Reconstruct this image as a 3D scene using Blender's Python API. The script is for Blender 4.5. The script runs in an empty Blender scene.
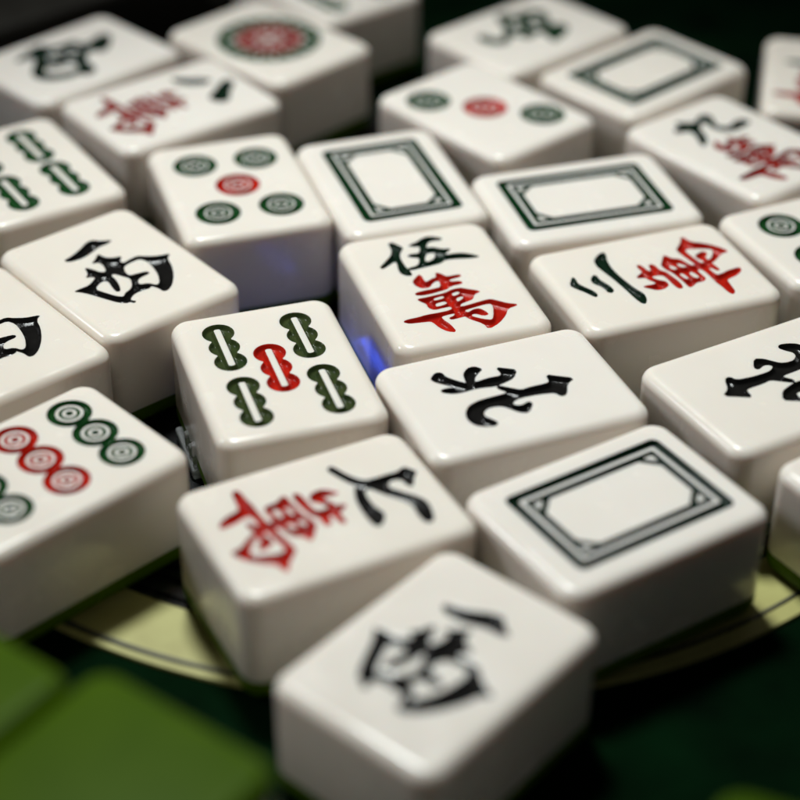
import bpy, bmesh, math
import numpy as np
from mathutils import Vector, Matrix

scene = bpy.context.scene
U = 0.026                      # one tile width, in metres
TH = 0.68 * U                  # tile thickness
HW, HL = 13.0, 17.47           # half width / half length of a tile face, in mm
MM = 0.001

# ------------------------------------------------------------------ camera
cam_d = bpy.data.cameras.new("camera")
cam = bpy.data.objects.new("camera", cam_d)
scene.collection.objects.link(cam)
scene.camera = cam
cam_d.sensor_width = 36.0
cam_d.sensor_fit = 'HORIZONTAL'
cam_d.lens = 1866.627 / 800 * 36.0
cam_d.clip_start = 0.01
cam_d.clip_end = 20.0
PITCH, ROLL = 0.619004, 0.010414
cam.matrix_world = (Matrix.Translation((0, -10 * U, (6.15681 + 0.68) * U))
                    @ Matrix.Rotation(math.pi / 2 - PITCH, 4, 'X')
                    @ Matrix.Rotation(ROLL, 4, 'Z'))
cam_d.dof.use_dof = True
cam_d.dof.focus_distance = (9.25 * math.cos(PITCH) + 6.157 * math.sin(PITCH)) * U
cam_d.dof.aperture_fstop = 8.6

# ------------------------------------------------------------------ world and lamps
world = bpy.data.worlds.new("World")
scene.world = world
world.use_nodes = True
bg = world.node_tree.nodes["Background"]
bg.inputs[0].default_value = (0.80, 0.86, 1.0, 1)
bg.inputs[1].default_value = 0.012

def area_lamp(name, loc, target, size, power, col, size_y=None):
    d = bpy.data.lights.new(name, 'AREA')
    d.energy = power
    d.color = col
    d.size = size
    d.shape = 'DISK'
    if size_y:
        d.shape = 'RECTANGLE'
        d.size_y = size_y
    o = bpy.data.objects.new(name, d)
    scene.collection.objects.link(o)
    o.location = loc
    o.rotation_euler = (Vector(target) - Vector(loc)).to_track_quat('-Z', 'Y').to_euler()
    return o

def spot_lamp(name, loc, target, radius, power, col, size, blend):
    d = bpy.data.lights.new(name, 'SPOT')
    d.energy = power
    d.color = col
    d.shadow_soft_size = radius
    d.spot_size = math.radians(size)
    d.spot_blend = blend
    o = bpy.data.objects.new(name, d)
    scene.collection.objects.link(o)
    o.location = loc
    o.rotation_euler = (Vector(target) - Vector(loc)).to_track_quat('-Z', 'Y').to_euler()
    return o

spot_lamp("overhead_lamp", (-0.070, 0.150, 0.52), (0.010, -0.012, 0.015), 0.05, 13.4, (0.945, 1.0, 0.985), 42, 1.0)
area_lamp("left_lamp", (-0.56, 0.09, 0.40), (0, 0, 0), 0.14, 1.0, (0.93, 0.95, 1.0))

scene.view_settings.view_transform = 'Standard'
scene.view_settings.look = 'None'
scene.view_settings.exposure = 0.0
scene.view_settings.gamma = 1.0
scene.cycles.use_denoising = True
scene.cycles.max_bounces = 10

# ------------------------------------------------------------------ tile places (tile widths) and engraved outlines (mm on the tile face)
POSE = {
    'bam5': (-0.7185, -1.0865, 0.3211),
    'wan5': (0.2546, -0.1415, 0.3246),
    'bei': (0.6303, -1.2959, -1.1826),
    'whF': (1.1465, -2.3185, -1.0006),
    'wan7': (-0.3824, -2.4058, -1.0883),
    'xiF': (0.1958, -3.4870, -0.6992),
    'dot9': (-1.9378, -2.0411, -0.8056),
    'xiL': (-1.7757, -0.0277, 0.7057),
    'wan3': (1.5832, -0.0233, -4.3442),
    'wh2': (1.2319, 0.9670, -4.4061),
    'wh1': (-0.0831, 1.1740, 0.3208),
    'dot5': (-1.1114, 1.0770, 0.3208),
    'whB': (1.8139, 2.9093, -0.8282),
    'wan9': (2.3614, 1.7365, 0.6817),
    'wan8': (-1.6866, 2.2956, -0.8999),
    'dot3': (0.6002, 2.2633, 0.7399),
    'dot1': (-1.0453, 3.4021, 0.8007),
    'beiR': (2.1905, -1.1561, -4.1936),
    'topL': (-2.5000, 3.0400, -0.7679),
    'fa': (0.9773, 3.6023, -0.8287),
    'xiC': (-2.4802, -0.7599, 0.7081),
    'bam4': (-2.6000, 1.2600, 0.5760),
    'dotR': (2.8712, 0.5584, 2.0070),
    'wanR': (3.2063, 2.8309, -0.1854),
    'edgeR': (2.8447, -2.0034, 2.1813),
    'bamB': (-0.6459, 4.5140, 0.6979),
}
GLYPH = {
    'wan': (
        [[(-1.89,3.35),(-1.72,2.61),(-1.82,1.76),(-1.66,0.77),(-0.84,1.13),(-0.13,1.59),(0.54,1.64),(0.88,3.11),(1.38,2.69),(1.83,1.97),(2.18,1.38),(4.33,1.50),(4.42,0.84),(2.15,0.51),(2.04,-0.19),(3.88,-0.51),(3.83,-1.27),(1.89,-1.39),(0.94,-2.12),(-0.55,-2.42),(-2.16,-2.68),(-3.40,-2.69),(-4.35,-2.39),(-4.19,-1.78),(-2.75,-1.57),(-1.06,-1.49),(0.26,-1.29),(0.61,-0.21),(0.59,0.68),(0.01,0.76),(-0.91,0.12),(-1.60,-0.80),(-2.85,-0.67),(-3.53,0.58),(-3.47,1.75),(-2.53,2.71)],
         [(-4.54,-3.60),(-3.16,-3.58),(-1.73,-3.42),(0.28,-3.19),(1.60,-2.58),(3.05,-2.42),(3.72,-2.89),(5.83,-4.32),(4.99,-4.72),(4.50,-4.93),(3.81,-6.18),(2.67,-6.53),(1.42,-6.94),(1.04,-7.97),(5.33,-7.16),(6.61,-7.06),(7.63,-8.04),(8.64,-9.01),(10.29,-9.88),(8.09,-10.44),(7.16,-12.13),(5.39,-13.92),(3.34,-15.02),(3.14,-13.40),(1.43,-11.40),(1.10,-10.46),(0.08,-10.63),(-1.33,-10.78),(-1.48,-10.29),(-0.49,-9.96),(-0.10,-9.25),(-0.90,-9.19),(-2.77,-9.49),(-2.62,-10.61),(-2.05,-12.06),(-1.79,-14.31),(-2.94,-13.80),(-3.81,-12.47),(-4.28,-10.72),(-4.66,-10.26),(-6.21,-10.07),(-8.02,-9.88),(-8.72,-9.18),(-7.94,-8.84),(-6.01,-8.71),(-4.56,-8.43),(-2.67,-8.44),(-0.99,-8.32),(-0.05,-7.97),(-0.16,-7.14),(-1.40,-7.15),(-2.97,-7.35),(-3.62,-6.50),(-3.51,-5.38),(-4.25,-4.35)]],
        [[(-1.96,-4.06),(-0.34,-3.76),(-0.13,-4.33),(-0.53,-4.71),(-1.98,-4.91),(-2.34,-4.54)],
         [(-2.22,-5.59),(-0.62,-5.34),(-0.19,-6.08),(-0.90,-6.51),(-2.35,-6.75),(-2.53,-6.19)],
         [(1.13,-3.51),(2.34,-3.23),(2.73,-3.70),(2.44,-4.12),(1.44,-4.57),(1.03,-4.19)],
         [(1.40,-5.07),(2.49,-4.75),(2.85,-5.27),(2.40,-5.74),(1.37,-6.32),(1.13,-5.84)],
         [(1.74,-9.83),(2.95,-9.12),(3.91,-9.12),(4.56,-10.32),(4.68,-11.10),(3.89,-11.24),(2.93,-10.30),(2.11,-10.29),(1.90,-10.86),(3.32,-12.19),(4.68,-12.92),(5.33,-12.04),(6.38,-9.15),(6.17,-8.23),(5.24,-8.14),(3.04,-8.50),(1.26,-8.88)]]),
    'wu': (
        [[(-4.58,14.25),(-3.76,14.35),(-3.18,13.31),(-2.60,12.11),(-3.38,11.09),(-3.95,10.01),(-4.16,8.59),(-4.13,6.11),(-3.84,5.04),(-3.89,3.35),(-4.93,3.68),(-5.53,4.60),(-5.51,5.81),(-5.09,7.89),(-5.30,8.45),(-6.79,7.44),(-7.92,6.71),(-8.22,7.40),(-6.90,8.70),(-5.30,10.44),(-4.73,11.77),(-4.60,12.99)],
         [(-1.24,12.80),(0.11,13.29),(1.35,14.19),(2.67,14.55),(4.64,13.31),(4.27,12.65),(2.87,12.84),(2.03,12.69),(1.50,12.09),(1.00,11.08),(2.22,10.95),(3.44,9.91),(4.86,9.66),(4.29,8.93),(3.70,8.61),(3.30,7.99),(5.65,7.95),(7.23,7.20),(8.75,5.72),(7.20,5.66),(4.29,6.33),(2.74,6.42),(1.69,5.66),(-0.23,5.37),(-2.12,5.14),(-3.72,5.00),(-3.97,5.81),(-2.34,6.04),(-1.57,6.78),(-1.08,8.36),(-2.20,8.77),(-2.87,9.42),(-2.07,9.93),(-0.57,9.71),(0.24,11.72),(-0.86,11.97),(-1.59,12.45)]],
        [[(0.53,9.26),(1.69,9.25),(1.81,8.46),(1.17,7.31),(-0.08,6.71),(-0.54,7.20),(0.02,8.52)]]),
    'san': (
        [[(7.35,7.36),(8.75,5.96),(9.33,4.64),(8.29,4.69),(6.82,5.29),(4.65,5.66),(2.37,5.65),(-0.20,5.33),(-2.80,4.83),(-4.64,4.19),(-6.29,4.54),(-7.41,5.26),(-7.20,5.82),(-5.50,6.18),(-2.42,6.43),(1.19,6.90),(3.84,7.42),(5.60,7.70)],
         [(2.40,10.24),(3.31,9.36),(2.96,8.97),(1.78,9.09),(0.63,8.74),(-0.74,8.29),(-2.14,8.30),(-2.72,8.92),(-2.31,9.50),(-1.32,9.46),(-0.19,9.81),(0.64,10.42),(1.50,10.56)],
         [(1.67,14.38),(3.96,12.86),(3.27,12.63),(1.74,12.90),(0.29,12.25),(-0.97,11.52),(-2.25,11.29),(-2.97,11.71),(-2.74,12.14),(-1.07,12.90),(0.50,13.93)]],
        []),
    'bei': (
        [[(-8.63,-9.08),(-9.58,-8.07),(-9.36,-7.24),(-8.15,-7.14),(-6.68,-6.08),(-5.25,-4.71),(-6.34,-4.54),(-7.81,-4.21),(-8.98,-3.08),(-9.08,-1.95),(-8.07,-1.15),(-7.32,-2.26),(-6.36,-3.21),(-5.32,-3.67),(-5.23,-3.03),(-5.52,-1.05),(-5.36,0.74),(-5.87,1.22),(-7.64,1.08),(-6.83,2.34),(-6.02,3.59),(-4.24,2.24),(-3.71,0.61),(-3.28,-1.13),(-3.72,-3.08),(-3.78,-4.59),(-3.62,-6.18),(-3.77,-7.64),(-4.55,-8.97),(-5.18,-8.98),(-5.28,-7.90),(-4.86,-6.56),(-6.09,-7.56),(-7.33,-8.86),(-8.18,-9.27)],
         [(-3.19,7.30),(-2.24,8.63),(-0.91,10.71),(-0.01,9.05),(2.39,7.85),(2.58,6.98),(1.38,6.57),(0.86,4.04),(0.73,1.03),(1.11,-0.13),(1.79,-0.74),(2.54,-0.12),(2.63,0.76),(2.15,1.90),(2.75,2.13),(4.57,0.67),(3.97,-0.48),(2.79,-1.30),(1.88,-1.94),(1.40,-2.93),(1.33,-4.42),(2.15,-5.57),(3.21,-5.80),(4.15,-5.08),(5.20,-4.53),(5.80,-5.16),(5.42,-6.54),(4.65,-7.75),(3.02,-8.23),(1.42,-7.83),(0.05,-6.78),(-0.65,-5.05),(-0.83,-2.85),(-0.90,-0.37),(-1.26,0.04),(-2.59,-0.98),(-3.19,-0.62),(-1.83,0.98),(-0.88,2.08),(-1.13,3.74),(-1.07,6.20),(-1.32,7.03)]],
        []),
    'xi': (
        [[(-4.28,8.49),(-2.45,8.91),(-0.38,9.81),(1.65,11.09),(2.93,11.17),(3.74,10.04),(5.56,9.02),(4.28,8.48),(2.44,8.48),(0.34,7.59),(-1.46,7.14),(-3.18,7.27),(-4.11,7.71)],
         [(1.24,6.86),(1.46,5.07),(2.40,4.17),(3.93,3.70),(2.67,2.48),(2.89,1.66),(4.37,2.05),(5.97,2.15),(6.86,1.17),(8.31,0.11),(10.63,-0.69),(9.23,-1.60),(8.56,-3.93),(7.16,-6.56),(5.36,-8.81),(3.88,-9.86),(2.99,-9.74),(2.90,-8.33),(2.28,-7.02),(2.11,-7.49),(1.03,-7.53),(-0.33,-7.32),(-1.43,-7.63),(-2.50,-8.44),(-1.88,-9.43),(-2.53,-9.73),(-2.90,-8.95),(-3.39,-9.03),(-4.39,-8.09),(-5.60,-5.42),(-6.51,-3.17),(-7.34,-1.70),(-8.21,-0.75),(-6.93,-0.58),(-5.35,-0.65),(-3.99,0.09),(-3.10,0.78),(-3.79,1.34),(-4.45,1.57),(-3.45,2.44),(-2.84,4.58),(-2.13,3.24),(-1.58,1.53),(-0.76,1.17),(-0.08,3.14),(-0.22,4.34),(-1.39,4.72),(-0.00,5.63)]],
        [[(2.22,0.63),(3.69,1.01),(5.56,1.07),(6.14,-0.36),(5.83,-2.65),(5.19,-4.95),(4.03,-7.10),(3.24,-7.38),(2.61,-6.07),(1.18,-5.51),(1.57,-4.47),(2.40,-3.91),(4.52,-3.77),(4.44,-2.89),(2.91,-2.46),(1.52,-2.26),(1.47,-0.97)],
         [(-4.64,-1.85),(-3.05,-1.00),(-2.14,-1.43),(-2.73,-3.72),(-2.89,-5.11),(-2.24,-5.34),(-1.46,-3.83),(-0.90,-1.83),(-0.83,-0.33),(-0.17,-0.25),(0.41,-1.66),(1.09,-3.15),(0.09,-5.11),(-0.85,-5.86),(-1.96,-6.17),(-2.79,-7.00),(-3.63,-6.01),(-4.53,-3.76),(-4.96,-2.68)]]),
    'qi': (
        [[(-8.49,5.33),(-8.03,5.70),(-6.19,6.32),(-4.43,7.32),(-3.35,8.41),(-3.21,9.98),(-3.25,11.64),(-3.11,13.21),(-3.75,14.61),(-2.96,15.03),(-2.13,15.54),(-1.41,14.69),(0.48,13.58),(-0.24,13.25),(-1.48,13.19),(-2.00,12.17),(-2.01,11.24),(-1.40,10.57),(-0.52,10.47),(0.97,11.57),(2.54,12.85),(3.82,13.57),(5.16,13.67),(7.72,12.99),(8.48,12.36),(8.16,11.72),(6.66,11.60),(4.28,11.93),(2.86,11.28),(1.39,10.19),(-0.24,9.17),(-1.54,8.43),(-1.96,7.60),(-1.50,7.03),(0.02,6.73),(2.24,6.76),(3.99,7.36),(5.13,6.78),(6.09,5.84),(5.82,5.30),(4.13,5.13),(1.65,5.23),(-0.39,5.55),(-2.25,6.29),(-3.07,6.88),(-4.63,6.02),(-6.75,5.20),(-7.90,4.82)]],
        []),
    'jiu': (
        [[(-3.01,13.65),(-1.84,12.30),(-0.03,10.90),(2.18,12.34),(4.14,12.19),(4.13,10.38),(2.56,8.44),(2.56,6.66),(4.11,5.90),(6.72,7.02),(8.28,6.25),(8.53,4.72),(5.91,4.06),(3.07,4.05),(1.27,5.45),(0.75,7.62),(1.53,9.69),(0.62,9.95),(-1.18,8.67),(-2.31,6.03),(-3.82,4.15),(-5.81,3.12),(-5.46,4.56),(-3.59,7.46),(-3.61,9.23),(-6.16,9.88),(-5.54,11.17),(-3.38,11.70)]],
        []),
    'ba': (
        [[(-8.53,5.68),(-6.36,7.72),(-5.04,9.88),(-3.49,11.25),(-2.86,9.10),(-4.22,6.77),(-6.59,5.52)],
         [(-2.06,13.55),(-0.06,14.16),(2.66,11.05),(5.41,9.41),(5.54,7.62),(2.94,6.80),(1.25,9.19)]],
        []),
    'zhong': (
        [[(-6.89,-9.25),(-7.88,-6.35),(-9.24,-2.79),(-9.25,-1.30),(-7.35,-0.88),(-6.17,2.32),(-6.53,4.47),(-4.73,4.59),(-3.09,5.95),(-4.92,9.66),(-4.00,11.62),(-1.78,10.81),(1.59,7.19),(1.85,5.47),(-0.31,3.78),(1.74,1.44),(4.32,0.18),(6.22,0.17),(8.01,-0.87),(8.31,-2.93),(6.82,-3.97),(6.77,-6.83),(5.53,-9.49),(2.97,-11.15),(0.29,-10.58),(-2.56,-7.75),(-4.83,-5.70),(-5.79,-7.17),(-5.92,-9.24)]],
        [[(-0.24,-7.13),(1.51,-5.36),(1.53,-2.46),(2.78,-1.58),(4.69,-2.32),(4.90,-4.31),(3.92,-7.19),(2.02,-8.64)],
         [(-5.74,-1.72),(-4.49,1.03),(-3.44,0.61),(-4.21,-2.14)],
         [(-3.65,1.88),(-2.67,3.37),(-1.56,2.51),(-2.22,1.16)],
         [(-4.14,-4.03),(-2.54,-1.92),(-1.51,-2.34),(-2.45,-4.56)],
         [(-1.99,-0.87),(-0.71,1.11),(0.22,0.39),(-0.68,-1.50)]]),
    'fa': (
        [[(-9.62,-0.07),(-9.40,1.90),(-7.50,3.51),(-7.31,7.76),(-4.93,9.34),(-1.74,7.84),(0.85,5.17),(1.30,7.36),(3.29,7.96),(5.27,6.33),(6.52,2.81),(7.21,0.35),(5.42,0.46),(3.51,1.55),(1.54,0.95),(2.91,-1.32),(2.22,-3.21),(-0.25,-3.31),(-0.29,-4.99),(1.53,-7.24),(1.10,-9.35),(-1.00,-10.67),(-3.01,-10.82),(-5.21,-9.53),(-4.47,-8.13),(-1.98,-8.01),(-0.53,-6.89),(-2.94,-3.64),(-6.16,-1.75)]],
        [[(-5.93,0.20),(-5.23,2.13),(-3.16,1.13),(-3.07,-1.35)],
         [(-5.12,5.09),(-4.16,6.77),(-2.44,5.90),(-3.14,3.96)],
         [(-2.30,2.67),(-0.88,4.30),(0.87,2.95),(-0.55,1.33)],
         [(-1.94,-2.48),(-1.24,-0.58),(0.24,-1.64),(-0.76,-2.79)]]),
}

# ------------------------------------------------------------------ materials
def new_mat(name):
    m = bpy.data.materials.new(name)
    m.use_nodes = True
    nt = m.node_tree
    return m, nt, nt.nodes["Principled BSDF"]

def noise(nt, scale, detail=3.0, coord='Object'):
    tc = nt.nodes.new("ShaderNodeTexCoord")
    n = nt.nodes.new("ShaderNodeTexNoise")
    n.inputs["Scale"].default_value = scale
    n.inputs["Detail"].default_value = detail
    nt.links.new(tc.outputs[coord], n.inputs["Vector"])
    return n

def remap(nt, sock, lo, hi, f0=0.3, f1=0.7):
    r = nt.nodes.new("ShaderNodeMapRange")
    r.inputs["From Min"].default_value = f0
    r.inputs["From Max"].default_value = f1
    r.inputs["To Min"].default_value = lo
    r.inputs["To Max"].default_value = hi
    nt.links.new(sock, r.inputs["Value"])
    return r.outputs[0]

def mix_col(nt, fac, a, b):
    m = nt.nodes.new("ShaderNodeMix")
    m.data_type = 'RGBA'
    nt.links.new(fac, m.inputs[0])
    m.inputs[6].default_value = (*a, 1)
    m.inputs[7].default_value = (*b, 1)
    return m.outputs[2]

def bump(nt, bs, sock, strength, dist):
    b = nt.nodes.new("ShaderNodeBump")
    b.inputs["Strength"].default_value = strength
    b.inputs["Distance"].default_value = dist
    nt.links.new(sock, b.inputs["Height"])
    nt.links.new(b.outputs[0], bs.inputs["Normal"])

def ivory_mat():
    m, nt, bs = new_mat("ivory_plastic")
    n = noise(nt, 70, 5)
    c1 = mix_col(nt, remap(nt, n.outputs[0], 0, 1), (0.806, 0.742, 0.672), (0.828, 0.770, 0.704))
    # every tile has aged a little differently
    info = nt.nodes.new("ShaderNodeObjectInfo")
    age = nt.nodes.new("ShaderNodeMix")
    age.data_type = 'RGBA'
    age.blend_type = 'MULTIPLY'
    nt.links.new(remap(nt, info.outputs["Random"], 0.0, 1.0, 0, 1), age.inputs[0])
    nt.links.new(c1, age.inputs[6])
    age.inputs[7].default_value = (0.985, 0.965, 0.925, 1)
    # sparse tiny specks of dirt
    v = nt.nodes.new("ShaderNodeTexVoronoi")
    v.inputs["Scale"].default_value = 240
    tc = nt.nodes.new("ShaderNodeTexCoord")
    nt.links.new(tc.outputs["Object"], v.inputs["Vector"])
    near = remap(nt, v.outputs["Distance"], 1.0, 0.0, 0.03, 0.09)
    n4 = noise(nt, 45, 2)
    gate = remap(nt, n4.outputs[0], 0.0, 0.5, 0.62, 0.70)
    mul = nt.nodes.new("ShaderNodeMath")
    mul.operation = 'MULTIPLY'
    nt.links.new(near, mul.inputs[0])
    nt.links.new(gate, mul.inputs[1])
    dirt = nt.nodes.new("ShaderNodeMix")
    dirt.data_type = 'RGBA'
    nt.links.new(mul.outputs[0], dirt.inputs[0])
    nt.links.new(age.outputs[2], dirt.inputs[6])
    dirt.inputs[7].default_value = (0.33, 0.28, 0.22, 1)
    nt.links.new(dirt.outputs[2], bs.inputs["Base Color"])
    n2 = noise(nt, 130, 6)
    nt.links.new(remap(nt, n2.outputs[0], 0.13, 0.30, 0.35, 0.65), bs.inputs["Roughness"])
    n3 = noise(nt, 140, 2)
    bump(nt, bs, n3.outputs[0], 0.02, 0.0004)
    bs.inputs["IOR"].default_value = 1.5
    bs.inputs["Subsurface Weight"].default_value = 0.45
    bs.inputs["Subsurface Radius"].default_value = (1.0, 0.58, 0.36)
    bs.inputs["Subsurface Scale"].default_value = 0.0022
    return m

def paint_mat(name, a, b, rough=(0.12, 0.28), spec=0.15):
    m, nt, bs = new_mat(name)
    n = noise(nt, 420, 4)
    nt.links.new(mix_col(nt, remap(nt, n.outputs[0], 0, 1), a, b), bs.inputs["Base Color"])
    n2 = noise(nt, 900, 3)
    nt.links.new(remap(nt, n2.outputs[0], *rough), bs.inputs["Roughness"])
    bump(nt, bs, n.outputs[0], 0.15, 0.0003)
    bs.inputs['Specular IOR Level'].default_value = spec
    return m

def back_mat():
    m, nt, bs = new_mat("green_plastic")
    n = noise(nt, 120, 4)
    nt.links.new(mix_col(nt, remap(nt, n.outputs[0], 0, 1), (0.048, 0.098, 0.0012), (0.060, 0.116, 0.0018)), bs.inputs["Base Color"])
    bs.inputs["Roughness"].default_value = 0.35
    bs.inputs['Specular IOR Level'].default_value = 0.05
    return m

def felt_mat():
    m, nt, bs = new_mat("green_felt")
    n = noise(nt, 60, 6)
    nt.links.new(mix_col(nt, remap(nt, n.outputs[0], 0, 1), (0.0002, 0.0030, 0.0008), (0.0012, 0.0125, 0.0032)), bs.inputs["Base Color"])
    bs.inputs["Roughness"].default_value = 0.95
    bs.inputs["Specular IOR Level"].default_value = 0.03
    n2 = noise(nt, 2500, 3)
    bump(nt, bs, n2.outputs[0], 0.6, 0.0006)
    return m

def cream_mat():
    m, nt, bs = new_mat("cream_plastic")
    n = noise(nt, 150, 5)
    nt.links.new(mix_col(nt, remap(nt, n.outputs[0], 0, 1, 0.35, 0.75), (0.46, 0.44, 0.155), (0.37, 0.34, 0.11)), bs.inputs["Base Color"])
    bs.inputs["Roughness"].default_value = 0.45
    return m

def plain_mat(name, a, b, rough, scale=200, **kw):
    m, nt, bs = new_mat(name)
    n = noise(nt, scale, 4)
    nt.links.new(mix_col(nt, remap(nt, n.outputs[0], 0, 1), a, b), bs.inputs["Base Color"])
    nt.links.new(remap(nt, n.outputs[0], rough * 0.8, rough * 1.2), bs.inputs["Roughness"])
    for k, v in kw.items():
        bs.inputs[k].default_value = v
    return m

def lamp_mat(name, col, strength):
    m, nt, bs = new_mat(name)
    bs.inputs["Base Color"].default_value = (*col, 1)
    bs.inputs["Emission Color"].default_value = (*col, 1)
    n = noise(nt, 300, 2)
    nt.links.new(remap(nt, n.outputs[0], strength * 0.9, strength * 1.1), bs.inputs["Emission Strength"])
    return m

IVORY = ivory_mat()
BACK = back_mat()
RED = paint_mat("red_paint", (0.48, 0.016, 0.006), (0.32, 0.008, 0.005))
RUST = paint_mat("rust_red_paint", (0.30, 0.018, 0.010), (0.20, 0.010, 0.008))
GREEN = paint_mat("green_paint", (0.022, 0.038, 0.013), (0.052, 0.064, 0.020))
DEEP = paint_mat("deep_green_paint", (0.003, 0.023, 0.007), (0.006, 0.036, 0.011))
NUMERAL = paint_mat("numeral_paint", (0.004, 0.0135, 0.007), (0.007, 0.020, 0.010))
DOTGREEN = paint_mat("dot_green_paint", (0.006, 0.044, 0.011), (0.014, 0.064, 0.015))
BLACK = paint_mat("black_paint", (0.007, 0.0065, 0.006), (0.011, 0.010, 0.009), (0.08, 0.2), 0.32)
FELT = felt_mat()
CREAM = cream_mat()
DARK = plain_mat("black_plastic", (0.006, 0.006, 0.007), (0.010, 0.010, 0.011), 0.25)
SEAM = plain_mat("grey_seam", (0.05, 0.05, 0.04), (0.09, 0.085, 0.07), 0.5)
CASE = plain_mat("charcoal_plastic", (0.014, 0.012, 0.009), (0.018, 0.016, 0.012), 0.6, **{'Specular IOR Level': 0.15})
CLEAR = plain_mat("clear_plastic", (0.95, 0.97, 0.98), (0.9, 0.93, 0.95), 0.12, **{"Transmission Weight": 0.8, "IOR": 1.49})
BLUE = lamp_mat("blue_light", (0.03, 0.10, 1.0), 4.6)

# ------------------------------------------------------------------ mesh helpers
def link(name, me, mat, parent=None, smooth=True):
    o = bpy.data.objects.new(name, me)
    scene.collection.objects.link(o)
    if mat:
        me.materials.append(mat)
    if smooth and len(me.polygons):
        me.polygons.foreach_set("use_smooth", [True] * len(me.polygons))
    if parent:
        o.parent = parent
    return o

def mesh(name, v, f):
    me = bpy.data.meshes.new(name)
    me.from_pydata(v, [], f)
    me.update()
    return me

def empty(name, label, cat, loc, rz=0.0, group=None):
    o = bpy.data.objects.new(name, None)
    o.empty_display_size = 0.005
    scene.collection.objects.link(o)
    o.location = loc
    o.rotation_euler = (0, 0, rz)
    o["label"] = label
    o["category"] = cat
    if group:
        o["group"] = group
    return o

# ------------------------------------------------------------------ signed distances (mm, negative inside)
def chaikin(pts, k=0.22, n=1):
    p = np.array(pts, float)
    for _ in range(n):
        q = np.roll(p, -1, 0)
        p = np.stack([p * (1 - k) + q * k, p * k + q * (1 - k)], 1).reshape(-1, 2)
    return p

def sd_poly(pts):
    P = chaikin(pts)
    Q = np.roll(P, -1, 0)
    def f(X, Y):
        d = np.full(X.shape, 1e9)
        ins = np.zeros(X.shape, bool)
        for (ax, ay), (bx, by) in zip(P, Q):
            ex, ey = bx - ax, by - ay
            L = ex * ex + ey * ey
            if L < 1e-12:
                continue
            t = np.clip(((X - ax) * ex + (Y - ay) * ey) / L, 0, 1)
            d = np.minimum(d, (X - ax - t * ex) ** 2 + (Y - ay - t * ey) ** 2)
            c = (ay > Y) != (by > Y)
            if by != ay:
                ins ^= c & (X < (bx - ax) * (Y - ay) / (by - ay) + ax)
        d = np.sqrt(d)
        return np.where(ins, -d, d)
    return f

def circle(cx, cy, r):
    return lambda X, Y: np.hypot(X - cx, Y - cy) - r

def rect(cx, cy, hx, hy, r=0.0):
    def f(X, Y):
        qx, qy = np.abs(X - cx) - hx + r, np.abs(Y - cy) - hy + r
        return np.hypot(np.maximum(qx, 0), np.maximum(qy, 0)) + np.minimum(np.maximum(qx, qy), 0) - r
    return f

def union(*fs):
    return lambda X, Y: np.minimum.reduce([f(X, Y) for f in fs])

def minus(a, *bs):
    return lambda X, Y: np.maximum.reduce([a(X, Y)] + [-b(X, Y) for b in bs])

def glyph(key, dx=0.0, dy=0.0, grow=0.16):
    polys, holes = GLYPH[key]
    sh = lambda L: [(x + dx, y + dy) for x, y in L]
    g = union(*[sd_poly(sh(p)) for p in polys])
    if holes:
        g = minus(g, *[sd_poly(sh(h)) for h in holes])
    return lambda X, Y: g(X, Y) - grow

def dot(cx, cy, r, ridge=0.10):
    ring = lambda a, b: minus(circle(cx, cy, r * b), circle(cx, cy, r * a))
    h = ridge / 2
    return union(ring(0.555 + h, 1.0), ring(0.25 + h, 0.555 - h), circle(cx, cy, r * (0.25 - h)))

def big_dot():
    def petals(X, Y):
        a = np.arctan2(Y, X)
        R = np.hypot(X, Y)
        k = 12
        w = np.abs(((a * k / (2 * math.pi)) % 1.0) - 0.5) * 2 * math.pi / k * R
        return np.maximum(np.maximum(R - 6.85, 2.7 - R), -(w - 0.14))
    green = minus(circle(0, 0, 10.5), circle(0, 0, 7.1))
    def notched(X, Y):
        a = np.arctan2(Y, X)
        R = np.hypot(X, Y)
        k = 16
        w = np.abs(((a * k / (2 * math.pi)) % 1.0) - 0.5) * 2 * math.pi / k * R
        notch = np.maximum(w - 0.3, np.abs(R - 8.4) - 0.75)
        return np.maximum(green(X, Y), -notch)
    red = union(petals, minus(circle(0, 0, 2.3), circle(0, 0, 1.0)))
    return notched, red

def stick(cx, cy, k=1.0):
    lobes = union(circle(cx, cy + 4.05, 2.5 * k), circle(cx, cy, 2.4 * k), circle(cx, cy - 4.05, 2.5 * k), rect(cx, cy, 1.55, 5.4, 0.5))
    return minus(lobes, rect(cx, cy, 0.52, 5.15, 0.35))

def frame(band=0.42):
    m = 7.1                                    # middle of the white band between the two lines
    outer = minus(rect(0, 0.4, 8.95, 13.35, 1.2), rect(0, 0.4, m + band / 2, m + 4.4 + band / 2, 0.4))
    def octagon(X, Y):
        Y = Y - 0.4
        return np.maximum(rect(0, 0, 5.6, 10.0)(X, Y), (np.abs(X) + np.abs(Y) - 13.3) / math.sqrt(2))
    def tri(X, Y):
        ax, ay = np.abs(X), np.abs(Y - 0.4)
        return np.maximum.reduce([ax - 5.85, ay - 10.3, (14.6 - ax - ay) / math.sqrt(2)])
    inner = minus(rect(0, 0.4, m - band / 2, m + 4.4 - band / 2, 0.3), octagon, tri)
    return outer, inner

# ------------------------------------------------------------------ tile building
CR, FR = 3.1, 1.75             # corner radius seen from above, and edge rounding, mm
AX, AY = 10.8, 15.24           # the engraved field
BACK_H = 3.1                   # thickness of the coloured back, mm
T = TH / MM

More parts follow.
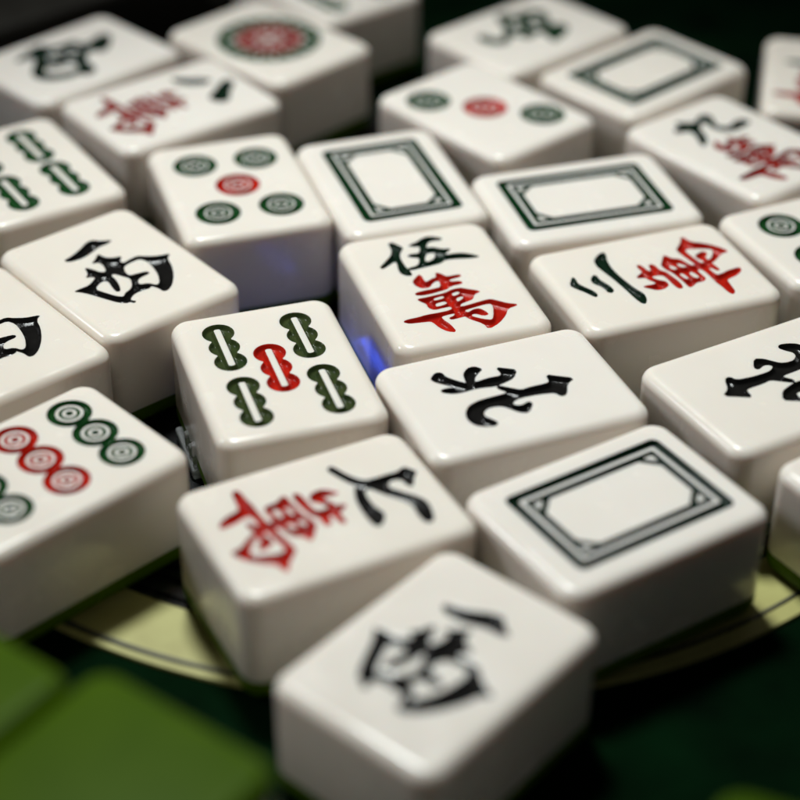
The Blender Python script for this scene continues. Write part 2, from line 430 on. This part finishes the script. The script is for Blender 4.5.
def outline(inset, n=8):
    hx, hy, r = HW - inset, HL - inset, max(CR - inset, 0.05)
    pts = []
    for k, (sx, sy) in enumerate(((1, 1), (-1, 1), (-1, -1), (1, -1))):
        for i in range(n + 1):
            a = k * math.pi / 2 + math.pi / 2 * i / n
            pts.append((sx * (hx - r) + r * math.cos(a), sy * (hy - r) + r * math.sin(a)))
    return pts

def inner_rect(n=8):
    pts = []
    for k, (sx, sy) in enumerate(((1, 1), (-1, 1), (-1, -1), (1, -1))):
        for i in range(n + 1):
            t = i / n
            a = k * math.pi / 2 + math.pi / 4
            c = (sx * AX, sy * AY)
            d = 0.3
            first = ((0, -sy), (sx, 0), (0, -sy), (sx, 0))[k]
            if k == 0:
                p = (c[0], c[1] - d * (1 - 2 * t)) if t < 0.5 else (c[0] - d * (2 * t - 1), c[1])
            elif k == 1:
                p = (c[0] + d * (1 - 2 * t), c[1]) if t < 0.5 else (c[0], c[1] - d * (2 * t - 1))
            elif k == 2:
                p = (c[0], c[1] + d * (1 - 2 * t)) if t < 0.5 else (c[0] + d * (2 * t - 1), c[1])
            else:
                p = (c[0] - d * (1 - 2 * t), c[1]) if t < 0.5 else (c[0], c[1] + d * (2 * t - 1))
            pts.append(p)
    return pts

def stack_rings(rings, cap_first=False, cap_last=False):
    v, f = [], []
    n = len(rings[0])
    for r in rings:
        v += r
    for j in range(len(rings) - 1):
        for i in range(n):
            a, b = j * n + i, j * n + (i + 1) % n
            f.append((a, a + n, b + n, b))
    if cap_first:
        f.append(tuple(range(n)))
    if cap_last:
        m = (len(rings) - 1) * n
        f.append(tuple(m + n - 1 - i for i in range(n)))
    return v, f

def ring3(pts, z):
    return [(x * MM, y * MM, z * MM) for x, y in pts]

def body_rings(open_top):
    rings = [ring3(inner_rect(), T)] if open_top else []
    K = 9
    for i in range(K + 1):
        a = math.pi / 2 * i / K
        rings.append(ring3(outline(FR * (1 - math.sin(a))), T - FR * (1 - math.cos(a))))
    rings.append(ring3(outline(0.0), BACK_H + 0.25))
    rings.append(ring3(outline(0.10), BACK_H))
    return rings

def back_rings():
    rings = [ring3(outline(0.10), BACK_H), ring3(outline(0.0), BACK_H - 0.25)]
    K = 7
    r = 1.7
    for i in range(K + 1):
        a = math.pi / 2 * i / K
        rings.append(ring3(outline(r * (1 - math.cos(a))), r * (1 - math.sin(a))))
    return rings

DEPTH, WALL, LIP = 0.8, 0.55, 0.05

def engraved_top(fields, cell):
    """The flat field of the tile face cut along the marks; returns white verts/faces and one mesh per mark."""
    nx, ny = int(round(2 * AX / cell)), int(round(2 * AY / cell))
    xs, ys = np.linspace(-AX, AX, nx + 1), np.linspace(-AY, AY, ny + 1)
    X, Y = np.meshgrid(xs, ys, indexing='ij')
    D = np.stack([f(X, Y) for f in fields]) if fields else np.full((1,) + X.shape, 9.0)
    F = D.min(0)
    F = np.where(np.abs(F) < 1e-4, 1e-4, F)
    lip = lambda d: -LIP * np.clip(1 - d / 0.4, 0, 1) ** 2
    def floor(d):
        t = np.clip(-d / WALL, 0, 1)
        return -LIP - DEPTH * (t * t * (3 - 2 * t))
    inside = F < 0
    cnt = inside[:-1, :-1].astype(int) + inside[1:, :-1] + inside[1:, 1:] + inside[:-1, 1:]
    # white
    idx = np.arange((nx + 1) * (ny + 1)).reshape(nx + 1, ny + 1)
    Zw = T + lip(np.maximum(F, 0))
    wv = np.stack([X, Y, Zw], -1).reshape(-1, 3).tolist()
    quad = np.stack([idx[:-1, :-1], idx[1:, :-1], idx[1:, 1:], idx[:-1, 1:]], -1)
    wf = [tuple(q) for q in quad[cnt == 0].tolist()]
    # marks
    Zi = T + floor(np.minimum(F, 0))
    Xf, Yf, Ff = X.ravel(), Y.ravel(), F.ravel()
    Zif = Zi.ravel()
    own = D.argmin(0)
    owner = own[:-1, :-1]
    parts = [dict(v=[], f=[], m={}) for _ in fields]
    def pv(P, key, co):
        if key not in P['m']:
            P['m'][key] = len(P['v'])
            P['v'].append(co)
        return P['m'][key]
    for i, j in np.argwhere(cnt == 4):
        P = parts[owner[i, j]]
        P['f'].append(tuple(pv(P, int(k), (Xf[k], Yf[k], Zif[k])) for k in quad[i, j]))
    wm = {}
    for i, j in np.argwhere((cnt > 0) & (cnt < 4)):
        q = [int(k) for k in quad[i, j]]
        kmin = min(q, key=lambda k: Ff[k])
        P = parts[own.ravel()[kmin]]
        diag = ((q[0], q[1], q[2]), (q[0], q[2], q[3]))
        for t in diag:
            win, wout = [], []
            for a, b in ((t[0], t[1]), (t[1], t[2]), (t[2], t[0])):
                (win if Ff[a] < 0 else wout).append(a)
                if (Ff[a] < 0) != (Ff[b] < 0):
                    e = (min(a, b), max(a, b))
                    win.append(e)
                    wout.append(e)
            for lst, ins in ((win, True), (wout, False)):
                if len(lst) < 3:
                    continue
                face = []
                for k in lst:
                    if isinstance(k, tuple):
                        a, b = k
                        s = Ff[a] / (Ff[a] - Ff[b])
                        s = min(max(s, 0.02), 0.98)
                        co = (Xf[a] + (Xf[b] - Xf[a]) * s, Yf[a] + (Yf[b] - Yf[a]) * s, T - LIP)
                        if ins:
                            face.append(pv(P, k, co))
                        else:
                            if k not in wm:
                                wm[k] = len(wv)
                                wv.append(list(co))
                            face.append(wm[k])
                    else:
                        face.append(pv(P, k, (Xf[k], Yf[k], Zif[k])) if ins else k)
                (P['f'] if ins else wf).append(tuple(face))
    return wv, wf, parts

def compact(v, f):
    used = sorted({k for q in f for k in q})
    m = {k: i for i, k in enumerate(used)}
    return [tuple(c * MM for c in v[k]) for k in used], [tuple(m[k] for k in q) for q in f]

BACK_MESH = None
def add_back(root):
    global BACK_MESH
    if BACK_MESH is None:
        BACK_MESH = mesh("green_back", *stack_rings(back_rings(), cap_last=True))
        BACK_MESH.polygons.foreach_set("use_smooth", [True] * len(BACK_MESH.polygons))
        BACK_MESH.materials.append(BACK)
    o = bpy.data.objects.new("green_back", BACK_MESH)
    scene.collection.objects.link(o)
    o.parent = root
    return o

GROUP = "mahjong tiles strewn face up over the table"
LIFT = 0.0009
def tile(key, marks, label, cell=0.24):
    """marks: (part name, material, distance function)"""
    x, y, a = POSE[key]
    root = empty("mahjong_tile", label, "mahjong tile", (x * U, y * U, LIFT), a, GROUP)
    wv, wf, parts = engraved_top([m[2] for m in marks], cell)
    tv, tf = compact(wv, wf)
    bv, bf = stack_rings(body_rings(True), cap_last=True)
    n = len(bv)
    me = mesh("tile_body", bv + tv, bf + [tuple(k + n for k in q) for q in tf])
    link("tile_body", me, IVORY, root)
    add_back(root)
    for (pn, mat, _), P in zip(marks, parts):
        if P['f']:
            link(pn, mesh(pn, [tuple(c * MM for c in v) for v in P['v']], P['f']), mat, root)
    return root

# ------------------------------------------------------------------ the table and the console under the tiles
def slab(name, pts, z0, z1, mat, parent=None, bev=0.0):
    bm = bmesh.new()
    vs = [bm.verts.new((x, y, z1)) for x, y in pts]
    fc = bm.faces.new(vs)
    r = bmesh.ops.extrude_face_region(bm, geom=[fc])
    for e in r['geom']:
        if isinstance(e, bmesh.types.BMVert):
            e.co.z = z0
    bmesh.ops.recalc_face_normals(bm, faces=bm.faces)
    if bev:
        bmesh.ops.bevel(bm, geom=list(bm.edges), offset=bev, segments=4, profile=0.5, affect='EDGES')
    me = bpy.data.meshes.new(name)
    bm.to_mesh(me)
    bm.free()
    return link(name, me, mat, parent, smooth=False)

def annulus(name, r0, r1, z, mat, parent, cx0=0.0, h=0.0004, n=160, arc=(0.0, 360.0)):
    """ring lying flat; its outer circle is centred on the parent, its inner circle cx0 aside"""
    prof = [(r0, z - h), (r0, z), (r1, z), (r1, z - h)]
    v, f = [], []
    full = arc[1] - arc[0] >= 360
    for i in range(n):
        a = math.radians(arc[0] + (arc[1] - arc[0]) * i / (n if full else n - 1))
        for r, zz in prof:
            v.append((r * math.cos(a) + cx0, r * math.sin(a), zz))
    for i in range(n if full else n - 1):
        for k in range(3):
            a, b = i * 4 + k, ((i + 1) % n) * 4 + k
            f.append((a, b, b + 1, a + 1))
    if not full:
        f += [(0, 1, 2, 3), tuple(n * 4 - 1 - k for k in range(4))]
    return link(name, mesh(name, v, f), mat, parent, smooth=False)

table = slab("table_top", [(-0.6, -0.5), (0.6, -0.5), (0.6, 0.7), (-0.6, 0.7)], -0.02, 0.0, FELT)
table["kind"] = "structure"

CX, CY, CRAD = 0.0566 * U, 0.46 * U, 3.56 * U
console = empty("table_console", "round black console with a cream rim set into the felt under the tiles", "console", (CX, CY, 0))
annulus("cream_rim", CRAD - 0.44 * U, CRAD, 0.0006, CREAM, console, h=0.0008, arc=(172, 368))
annulus("rim_seam", CRAD - 0.098 * U, CRAD - 0.075 * U, 0.00066, SEAM, console, cx0=-0.05 * U, h=0.0003, arc=(173, 367))
annulus("rim_seam", CRAD - 0.082 * U, CRAD - 0.066 * U, 0.00068, DARK, console, cx0=-0.06 * U, h=0.0003, arc=(173, 367))
def disc(name, r, z, mat, parent, n=128):
    v = [(r * math.cos(2 * math.pi * i / n), r * math.sin(2 * math.pi * i / n), z) for i in range(n)]
    v += [(x, y, z - 0.0006) for x, y, _ in v]
    f = [tuple(range(n))] + [(i, i + n, (i + 1) % n + n, (i + 1) % n) for i in range(n)]
    return link(name, mesh(name, v, f), mat, parent, smooth=False)
disc("black_plate", CRAD - 0.445 * U, 0.00025, DARK, console)
for rr, w in ((3.02, 0.035), (2.90, 0.02), (2.78, 0.05), (2.55, 0.02), (2.2, 0.03), (1.75, 0.03)):
    annulus("plate_ridge", (rr - w) * U, (rr + w) * U, 0.0008, DARK, console, h=0.0007)

def led(name, x, y, r, mat, h=0.0016):
    n = 24
    rings = []
    for i in range(7):
        a = math.pi / 2 * i / 6
        rings.append([(x + r * math.cos(a) * math.cos(2 * math.pi * k / n), y + r * math.cos(a) * math.sin(2 * math.pi * k / n), 0.0002 + h * math.sin(a)) for k in range(n)])
    v, f = stack_rings(rings)
    return link(name, mesh(name, v, f), mat, console)
slab("indicator_light", [(-0.345 * U - CX, -0.52 * U - CY), (-0.300 * U - CX, -0.52 * U - CY), (-0.435 * U - CX, 0.14 * U - CY), (-0.480 * U - CX, 0.14 * U - CY)], 0.0002, 0.0012, BLUE, console, 0.0003)

# little clear clip standing beside the five bamboo tile
clip = empty("clear_clip", "small clear plastic clip between the tile of chained dots and the five bamboo tile", "clip", (-1.235 * U, -1.05 * U, 0.0008), 0.33)
slab("clip_plate", [(-0.0016, -0.0062), (0.0020, -0.0062), (0.0020, 0.0062), (-0.0016, 0.0062)], 0, 0.0018, CLEAR, clip, 0.0005)
for cy_, h_ in ((-0.0046, 0.0060), (-0.0022, 0.0040), (0.0004, 0.0046)):
    slab("clip_tooth", [(-0.0012, cy_ - 0.0007), (0.0014, cy_ - 0.0007), (0.0014, cy_ + 0.0007), (-0.0012, cy_ + 0.0007)], 0.0019, h_, CLEAR, clip, 0.0004)

# dark case lying behind the far left tiles
ca = math.radians(42.6)
case = empty("dark_case", "low charcoal case lying behind the farthest left tiles", "case", (-2.42 * U, 4.36 * U, 0), ca)
slab("case_body", [(-0.10, 0.0), (0.028, 0.0), (0.028, 0.09), (-0.10, 0.09)], 0.0, 0.017, CASE, case, 0.002)
slab("case_lip", [(0.0283, 0.004), (0.075, 0.004), (0.075, 0.085), (0.0283, 0.085)], 0.0, 0.006, CASE, case, 0.0015)

# ------------------------------------------------------------------ the tiles
W = lambda grow=0.12, mat=None: ("red_character", mat or RED, glyph('wan', -0.9, 0.0, grow))
N = lambda key, dx=0.0, dy=0.0, mat=None: ("numeral", mat or NUMERAL, glyph(key, dx, dy, 0.04))
def FRAME(band=0.42, dx=0.0, dy=0.0, tilt=0.0, mat=None):
    o, i = frame(band)
    c, s = math.cos(math.radians(tilt)), math.sin(math.radians(tilt))
    mv = lambda f: (lambda X, Y: f(c * (X - dx) + s * (Y - dy), -s * (X - dx) + c * (Y - dy)))
    return [("frame_line", mat or DEEP, mv(o)), ("inner_line", mat or DEEP, mv(i))]
def DOTS(spec, ridge=0.10):
    return [("dot", RED if c == 'r' else DOTGREEN, dot(x, y, r, ridge)) for x, y, r, c in spec]
def STICKS(spec, k=1.0, green=None):
    return [("bamboo_stick", RED if c == 'r' else (green or GREEN), stick(x, y, k)) for x, y, c in spec]

tile('bam5', STICKS([(-6.2, 7.5, 'g'), (6.1, 7.3, 'g'), (0, -0.1, 'r'), (-6.0, -7.5, 'g'), (6.3, -7.8, 'g')]),
     "white tile with four green bamboo sticks around a red one", 0.2)
tile('wan5', [W(), N('wu')], "white tile with a green numeral above a red character, its left side lit blue", 0.2)
tile('bei', [("wind_character", BLACK, glyph('bei', 1.5, -0.6))], "white tile with a whole black north character, behind the frontmost framed tile", 0.2)
tile('whF', FRAME(0.58, -0.1, 0.15, 0.4, NUMERAL), "frontmost of the white tiles with an empty green frame, at the console's cream rim", 0.22)
tile('wan7', [W(), ('numeral', BLACK, glyph('qi', 0, -0.6, 0.22))], "white tile with a black hooked seven beside a red character, near the front", 0.22)
tile('xiF', [("wind_character", BLACK, glyph('xi', -1.0, -0.6, 0.16))], "frontmost tile of all, white with a black west character", 0.24)
R9, X9, Y9 = 3.3, 6.35, 9.4
tile('dot9', DOTS([(x - 0.9, y + 0.9, R9, 'r' if abs(y) < 1 else 'g') for y in (Y9, 0, -Y9) for x in (-X9, 0, X9)], 0.135),
     "white tile with rows of green and red dots running together, at the left edge", 0.2)
tile('xiL', [("wind_character", BLACK, glyph('xi', -1.0, -0.6, 0.0))], "white tile with a whole black west character, behind the five bamboo tile", 0.2)
tile('xiC', [("wind_character", BLACK, glyph('xi', -1.0, -0.6, 0.0))], "white tile cut by the left edge, only the hook of its black character showing", 0.22)
tile('wan3', [W(), N('san')], "white tile with three green strokes beside an upside-down red character", 0.2)
tile('wh2', FRAME(0.5, 0.25, -0.1, -0.5), "white tile with an empty green frame, directly behind the tile with three green strokes")
tile('wh1', FRAME(0.46, 0.2, -0.2, 0.6), "white tile with an empty green frame, directly beside the five dot tile")
tile('dot5', DOTS([(-5.5, 8.9, 3.9, 'g'), (5.5, 8.6, 3.9, 'g'), (0.1, 0, 3.9, 'r'), (-5.5, -8.7, 3.9, 'g'), (5.6, -8.9, 3.9, 'g')], 0.085),
     "white tile with one red dot amid four green dots")
tile('whB', FRAME(0.26), "farthest of the white tiles with an empty green frame, against the dark felt", 0.28)
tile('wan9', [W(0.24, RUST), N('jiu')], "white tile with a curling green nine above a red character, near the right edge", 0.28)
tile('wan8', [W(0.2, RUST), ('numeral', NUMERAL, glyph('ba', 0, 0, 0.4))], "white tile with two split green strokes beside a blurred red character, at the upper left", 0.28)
tile('dot3', DOTS([(-6.2, 9.2, 4.2, 'g'), (0, 0.2, 4.2, 'r'), (6.2, -8.9, 4.2, 'g')], 0.075), "white tile with a red dot between two green dots in one line", 0.28)
bg_, rd_ = big_dot()
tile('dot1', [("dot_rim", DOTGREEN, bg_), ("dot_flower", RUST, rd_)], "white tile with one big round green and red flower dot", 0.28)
tile('beiR', [("wind_character", BLACK, glyph('bei', 1.5, -0.6))], "white tile with a black north character cut off by the right edge", 0.2)
tile('topL', [("character", NUMERAL, glyph('zhong', 0, 0, 0.12))], "blurred tile with a dark character, in the far left corner before the dark case", 0.28)
tile('fa', [("character", DEEP, glyph('fa', 0, 0, 0.1))], "far white tile with a tangled green character, touching the tile of three dots", 0.28)
tile('bam4', STICKS([(-4.9, 7.3, 'g'), (4.9, 7.3, 'g'), (-4.4, -7.3, 'g'), (5.2, -7.0, 'g')], 1.1, DOTGREEN), "white tile at the left edge with green bamboo sticks only", 0.28)
tile('dotR', DOTS([(-5.4, 8.8, 3.9, 'g'), (5.4, 8.8, 3.9, 'g'), (-5.4, -8.8, 3.9, 'g'), (5.4, -8.8, 3.9, 'g')]), "white tile cut by the right edge with one green dot showing", 0.24)
tile('wanR', [('red_character', RED, glyph('wan', -2.0, 0.0, 0.3)), N('san', -1.5)], "far white tile cut by the right edge with part of a red character showing", 0.3)
tile('edgeR', [("wind_character", BLACK, glyph('bei', 1.5, -2.0))], "blank-looking white tile corner poking in at the right edge over the cream rim", 0.3)
tile('bamB', STICKS([(-6.0, 7.3, 'g'), (6.0, 7.3, 'g'), (-6.2, -7.0, 'g'), (6.2, -7.0, 'g')], 1.1, DOTGREEN), "farthest tile at the top edge, behind the big flower dot tile", 0.3)

# ------------------------------------------------------------------ the face-down tiles in front, two layers high
FULL_V, FULL_F = stack_rings(body_rings(False), cap_first=True, cap_last=True)
body_me = mesh("tile_body", FULL_V, FULL_F)
body_me.materials.append(IVORY)
body_me.polygons.foreach_set("use_smooth", [True] * len(body_me.polygons))
body_me.polygons[len(FULL_F) - 2].use_smooth = False
def down_tile(x, y, a, layer, label):
    root = empty("mahjong_tile", label, "mahjong tile", (x * U, y * U, 0.0002 + TH * (layer + 1) + layer * 0.0001), a, "face-down tiles stacked in front")
    root.rotation_euler = (math.pi, 0, a)
    b = bpy.data.objects.new("tile_body", body_me)
    scene.collection.objects.link(b)
    b.parent = root
    add_back(root)
    return root
w36 = math.radians(-36)
for layer, where in ((0, "under"), (1, "on top")):
    down_tile(-1.235, -5.08, w36, layer, ("green-backed face-down tile at the lower left, larger of the two green tops" if layer else "face-down tile hidden beneath the larger green top at the lower left"))
    down_tile(-1.285 - 1.05 * 0.809, -5.20 + 1.05 * 0.588, w36, layer, ("green-backed face-down tile cut by the left edge below the nine dot tile" if layer else "face-down tile hidden beneath the green top at the left edge"))
    down_tile(1.50, -5.70, math.radians(-22), layer, ("green-backed face-down tile just peeping in at the bottom right corner" if layer else "face-down tile hidden beneath the green top in the bottom right corner"))
